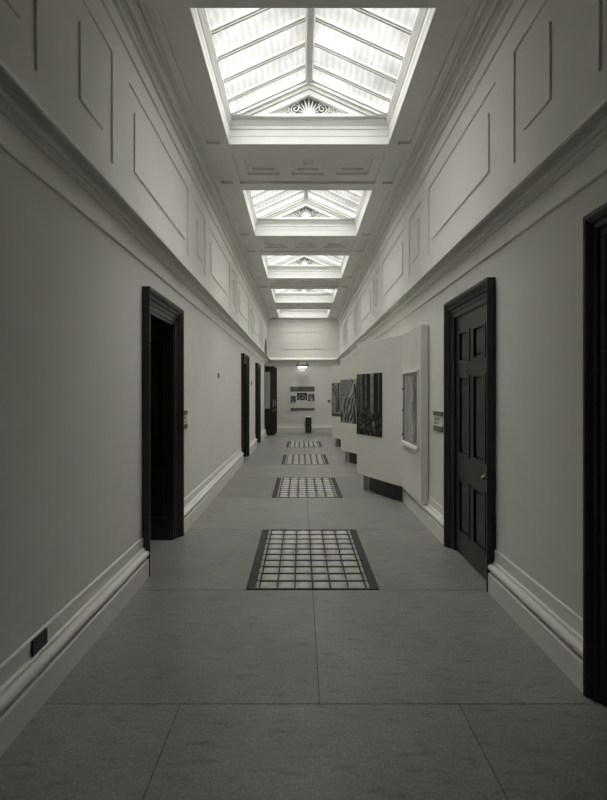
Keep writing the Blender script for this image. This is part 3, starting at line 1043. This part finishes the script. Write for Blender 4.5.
# ------------------------------------------------------------------ wall signs in rail holders beside the doors
def sign_holder(side, y0, y1, z0, z1, label):
    root = empty('wall_sign')
    tag(root, label, 'sign', 'wall signs beside the doors')
    bm = bmesh.new(); side.box(bm, 0.001, 0.010, y0 + 0.004, y1 - 0.004, z0 + 0.01, z1 - 0.01)
    pl = finish('sign_card', bm, M['panel'], root)
    for (a, b) in ((z1 - 0.045, z1), (z0, z0 + 0.055)):
        bm = bmesh.new(); side.box(bm, 0.001, 0.020, y0, y1, a, b)
        finish('holder_rail', bm, M['midgrey'], root, bevel=0.003)
    bm = bmesh.new()
    h = z1 - z0
    for (f, w) in ((0.64, 0.8), (0.56, 0.55), (0.42, 0.7), (0.36, 0.4)):
        a = y0 + 0.02; b = a + (y1 - y0 - 0.04) * w
        side.box(bm, 0.010, 0.0112, y1 - 0.02 - (b - a), y1 - 0.02, z0 + h * f - 0.004, z0 + h * f + 0.004)
    finish('lettering', bm, M['midgrey'], pl)
    return root
sign_holder(R, 4.64, 4.94, 1.10, 1.308, 'small grey wall sign between the nearest board and the six panel door')
sign_holder(L, 4.86, 5.09, 1.105, 1.31, 'small wall sign just past the nearest left doorway')

# small dark number on the left wall, and a dark plate before the third doorway
def number(txt, loc, size, label):
    cu = bpy.data.curves.new('wall_number', 'FONT')
    cu.body = txt; cu.size = size; cu.extrude = 0.006; cu.align_x = 'CENTER'; cu.align_y = 'CENTER'
    o = bpy.data.objects.new('tmp', cu); COL.objects.link(o)
    bpy.context.view_layer.update()
    dg = bpy.context.evaluated_depsgraph_get()
    me = bpy.data.meshes.new_from_object(o.evaluated_get(dg))
    bpy.data.objects.remove(o)
    n_ = bpy.data.objects.new('wall_number', me); COL.objects.link(n_)
    me.materials.clear(); me.materials.append(M['midgrey'])
    n_.rotation_euler = (math.pi / 2, 0, math.pi / 2); n_.location = loc
    return tag(n_, label, 'number')
number('21', (XL + 0.007, 7.06, 1.775), 0.115, 'small dark number on the left wall between the first two doorways')
bm = bmesh.new()
L.box(bm, 0.001, 0.018, 11.70, 11.80, 1.715, 1.81)
sw = finish('wall_switch', bm, M['midgrey'], bevel=0.004)
tag(sw, 'tiny dark plate on the left wall between second and third doorways', 'switch')

# dark electrical socket in the left skirting
root = empty('wall_socket')
tag(root, 'dark double socket set above the left skirting near the viewer', 'socket')
bm = bmesh.new(); L.box(bm, 0.009, 0.020, 2.150, 2.275, 0.240, 0.318)
pl = finish('socket_plate', bm, M['black'], root, bevel=0.003)
for c in (2.182, 2.243):
    bm = bmesh.new()
    for (dy, dz, w, h) in ((0, 0.016, 0.004, 0.010), (-0.011, -0.004, 0.008, 0.005), (0.011, -0.004, 0.008, 0.005)):
        L.box(bm, 0.0185, 0.0206, c + dy - w / 2, c + dy + w / 2, 0.276 + dz - h / 2, 0.276 + dz + h / 2)
    finish('socket_outlet', bm, M['darkmetal'], pl)

# ------------------------------------------------------------------ things on and by the end wall
root = empty('notice_board')
tag(root, 'pale notice board with grey bands and three pictures on the end wall', 'notice board')
def ex(px, y=YE): return (px - 301.0) * y / F_PX
def ez(py, y=YE): return 1.5 + (393.5 - py) * y / F_PX
yb = YE - 0.002
bm = bmesh.new(); box(bm, -0.407, 0.522, yb - 0.018, yb, ez(410.7), ez(386.4))
bk = finish('backing_board', bm, M['panel'], root, bevel=0.003)
bm = bmesh.new(); box(bm, -0.405, 0.520, yb - 0.024, yb - 0.018, ez(391.6), ez(386.5))
finish('header_band', bm, M['midgrey'], root)
bm = bmesh.new(); box(bm, -0.405, 0.520, yb - 0.024, yb - 0.018, ez(410.6), ez(408.0))
finish('footer_band', bm, M['midgrey'], root)
for (a, b, t_, u_, fn) in ((290.5, 295.9, 396.0, 402.6, town), (297.0, 307.0, 393.0, 400.2, cafe), (308.0, 314.4, 394.0, 401.2, stairs)):
    picture('photo', fn, 20, 20, (ex(a), yb - 0.018, ez(u_)), (ex(b) - ex(a), 0, 0), (0, 0, ez(t_) - ez(u_)), (0, -1, 0), 0.006, root)

# black bracket lamp under the string course
root = empty('bracket_lamp')
tag(root, 'lit bracket lamp with black bar high on the end wall', 'lamp')
yl = YE - 0.17
bm = bmesh.new()
box(bm, -0.18, 0.295, yl - 0.03, yl + 0.03, ez(366.2, yl), ez(364.8, yl))
for x in (-0.115, 0.225):
    box(bm, x - 0.02, x + 0.02, yl - 0.02, yl + 0.02, ez(364.8, yl), ez(362.4, yl))
    box(bm, x - 0.012, x + 0.012, yl + 0.02, YE - 0.012, ez(365.6, yl), ez(365.0, yl))
finish('bracket_bar', bm, M['black'], root, bevel=0.004)
bm = bmesh.new()
z1, z0 = ez(366.3, yl), ez(370.2, yl)
loft(bm, [[(x, yl + dy, z) for x, dy in ((-w + .055, -d), (w + .055, -d), (w + .055, d), (-w + .055, d))] for z, w, d in ((z1, 0.175, 0.07), (z1 - 0.03, 0.175, 0.07), (z0 + 0.02, 0.12, 0.045), (z0, 0.09, 0.03))])
finish('lamp_glass', bm, M['lamp'], root, bevel=0.01)
bm = bmesh.new()
for i in range(5):
    x = -0.025 + i * 0.05
    box(bm, x - 0.012, x + 0.012, yl - 0.088, yl - 0.055, ez(369.6, yl) - 0.006, ez(368.6, yl) + (0.012 if i % 2 else 0))
box(bm, -0.035, 0.19, yl - 0.080, yl - 0.055, ez(369.4, yl), ez(368.9, yl))
finish('guard_rail', bm, M['black'], root)

# black stand with a pale top by the end wall
root = empty('floor_stand')
tag(root, 'small black floor stand with pale top against the end wall', 'stand')
ys = YE - 0.22
sx0, sx1 = ex(305.4, ys), ex(311.4, ys)
bm = bmesh.new()
w = sx1 - sx0
box(bm, sx0, sx0 + 0.035, ys - 0.10, ys + 0.10, 0.05, 0.60); box(bm, sx1 - 0.035, sx1, ys - 0.10, ys + 0.10, 0.05, 0.60)
box(bm, sx0 + 0.035, sx1 - 0.035, ys - 0.02, ys + 0.10, 0.05, 0.60)
box(bm, sx0 + 0.035, sx1 - 0.035, ys - 0.10, ys - 0.02, 0.30, 0.37); box(bm, sx0 + 0.035, sx1 - 0.035, ys - 0.10, ys - 0.02, 0.05, 0.12)
bd = finish('stand_body', bm, M['black'], root, bevel=0.006)
bm = bmesh.new(); box(bm, sx0 + 0.01, sx1 - 0.01, ys - 0.105, ys + 0.10, 0.60, 0.635)
finish('stand_top', bm, M['white'], root, bevel=0.008)
for x in (sx0 + 0.01, sx1 - 0.085):
    bm = bmesh.new(); box(bm, x, x + 0.075, ys - 0.10, ys + 0.10, 0.0, 0.05)
    finish('foot', bm, M['black'], root)
bm = bmesh.new()
tube(bm, [(sx0 + 0.004, ys - 0.03, 0.46), (sx0 - 0.04, ys - 0.03, 0.44), (sx0 - 0.04, ys - 0.03, 0.28), (sx0 + 0.004, ys - 0.03, 0.26)], 0.010, 8)
finish('side_handle', bm, M['black'], root, smooth=True)
bm = bmesh.new(); box(bm, sx0 + 0.07, sx1 - 0.075, ys - 0.028, ys - 0.019, 0.14, 0.28)
finish('label_card', bm, M['midgrey'], bd)
bm = bmesh.new(); box(bm, sx0 + 0.08, sx1 - 0.06, ys - 0.028, ys - 0.019, 0.42, 0.54)
finish('label_card', bm, M['midgrey'], bd)

# dark bell-shaped fitting on the end wall at the right
bm = bmesh.new()
cx, cz = ex(329.0), ez(401.0)
loft(bm, [[(cx - a, YE - d, z) for a, d in ((-w_, 0.002), (w_, 0.002), (w_ * .7, dd), (-w_ * .7, dd))] for z, w_, dd in ((cz - 0.06, 0.018, 0.03), (cz, 0.045, 0.06), (cz + 0.04, 0.06, 0.07))])
tag(finish('wall_bracket', bm, M['black'], bevel=0.004), 'tiny dark bracket on the end wall beside the farthest board', 'bracket')
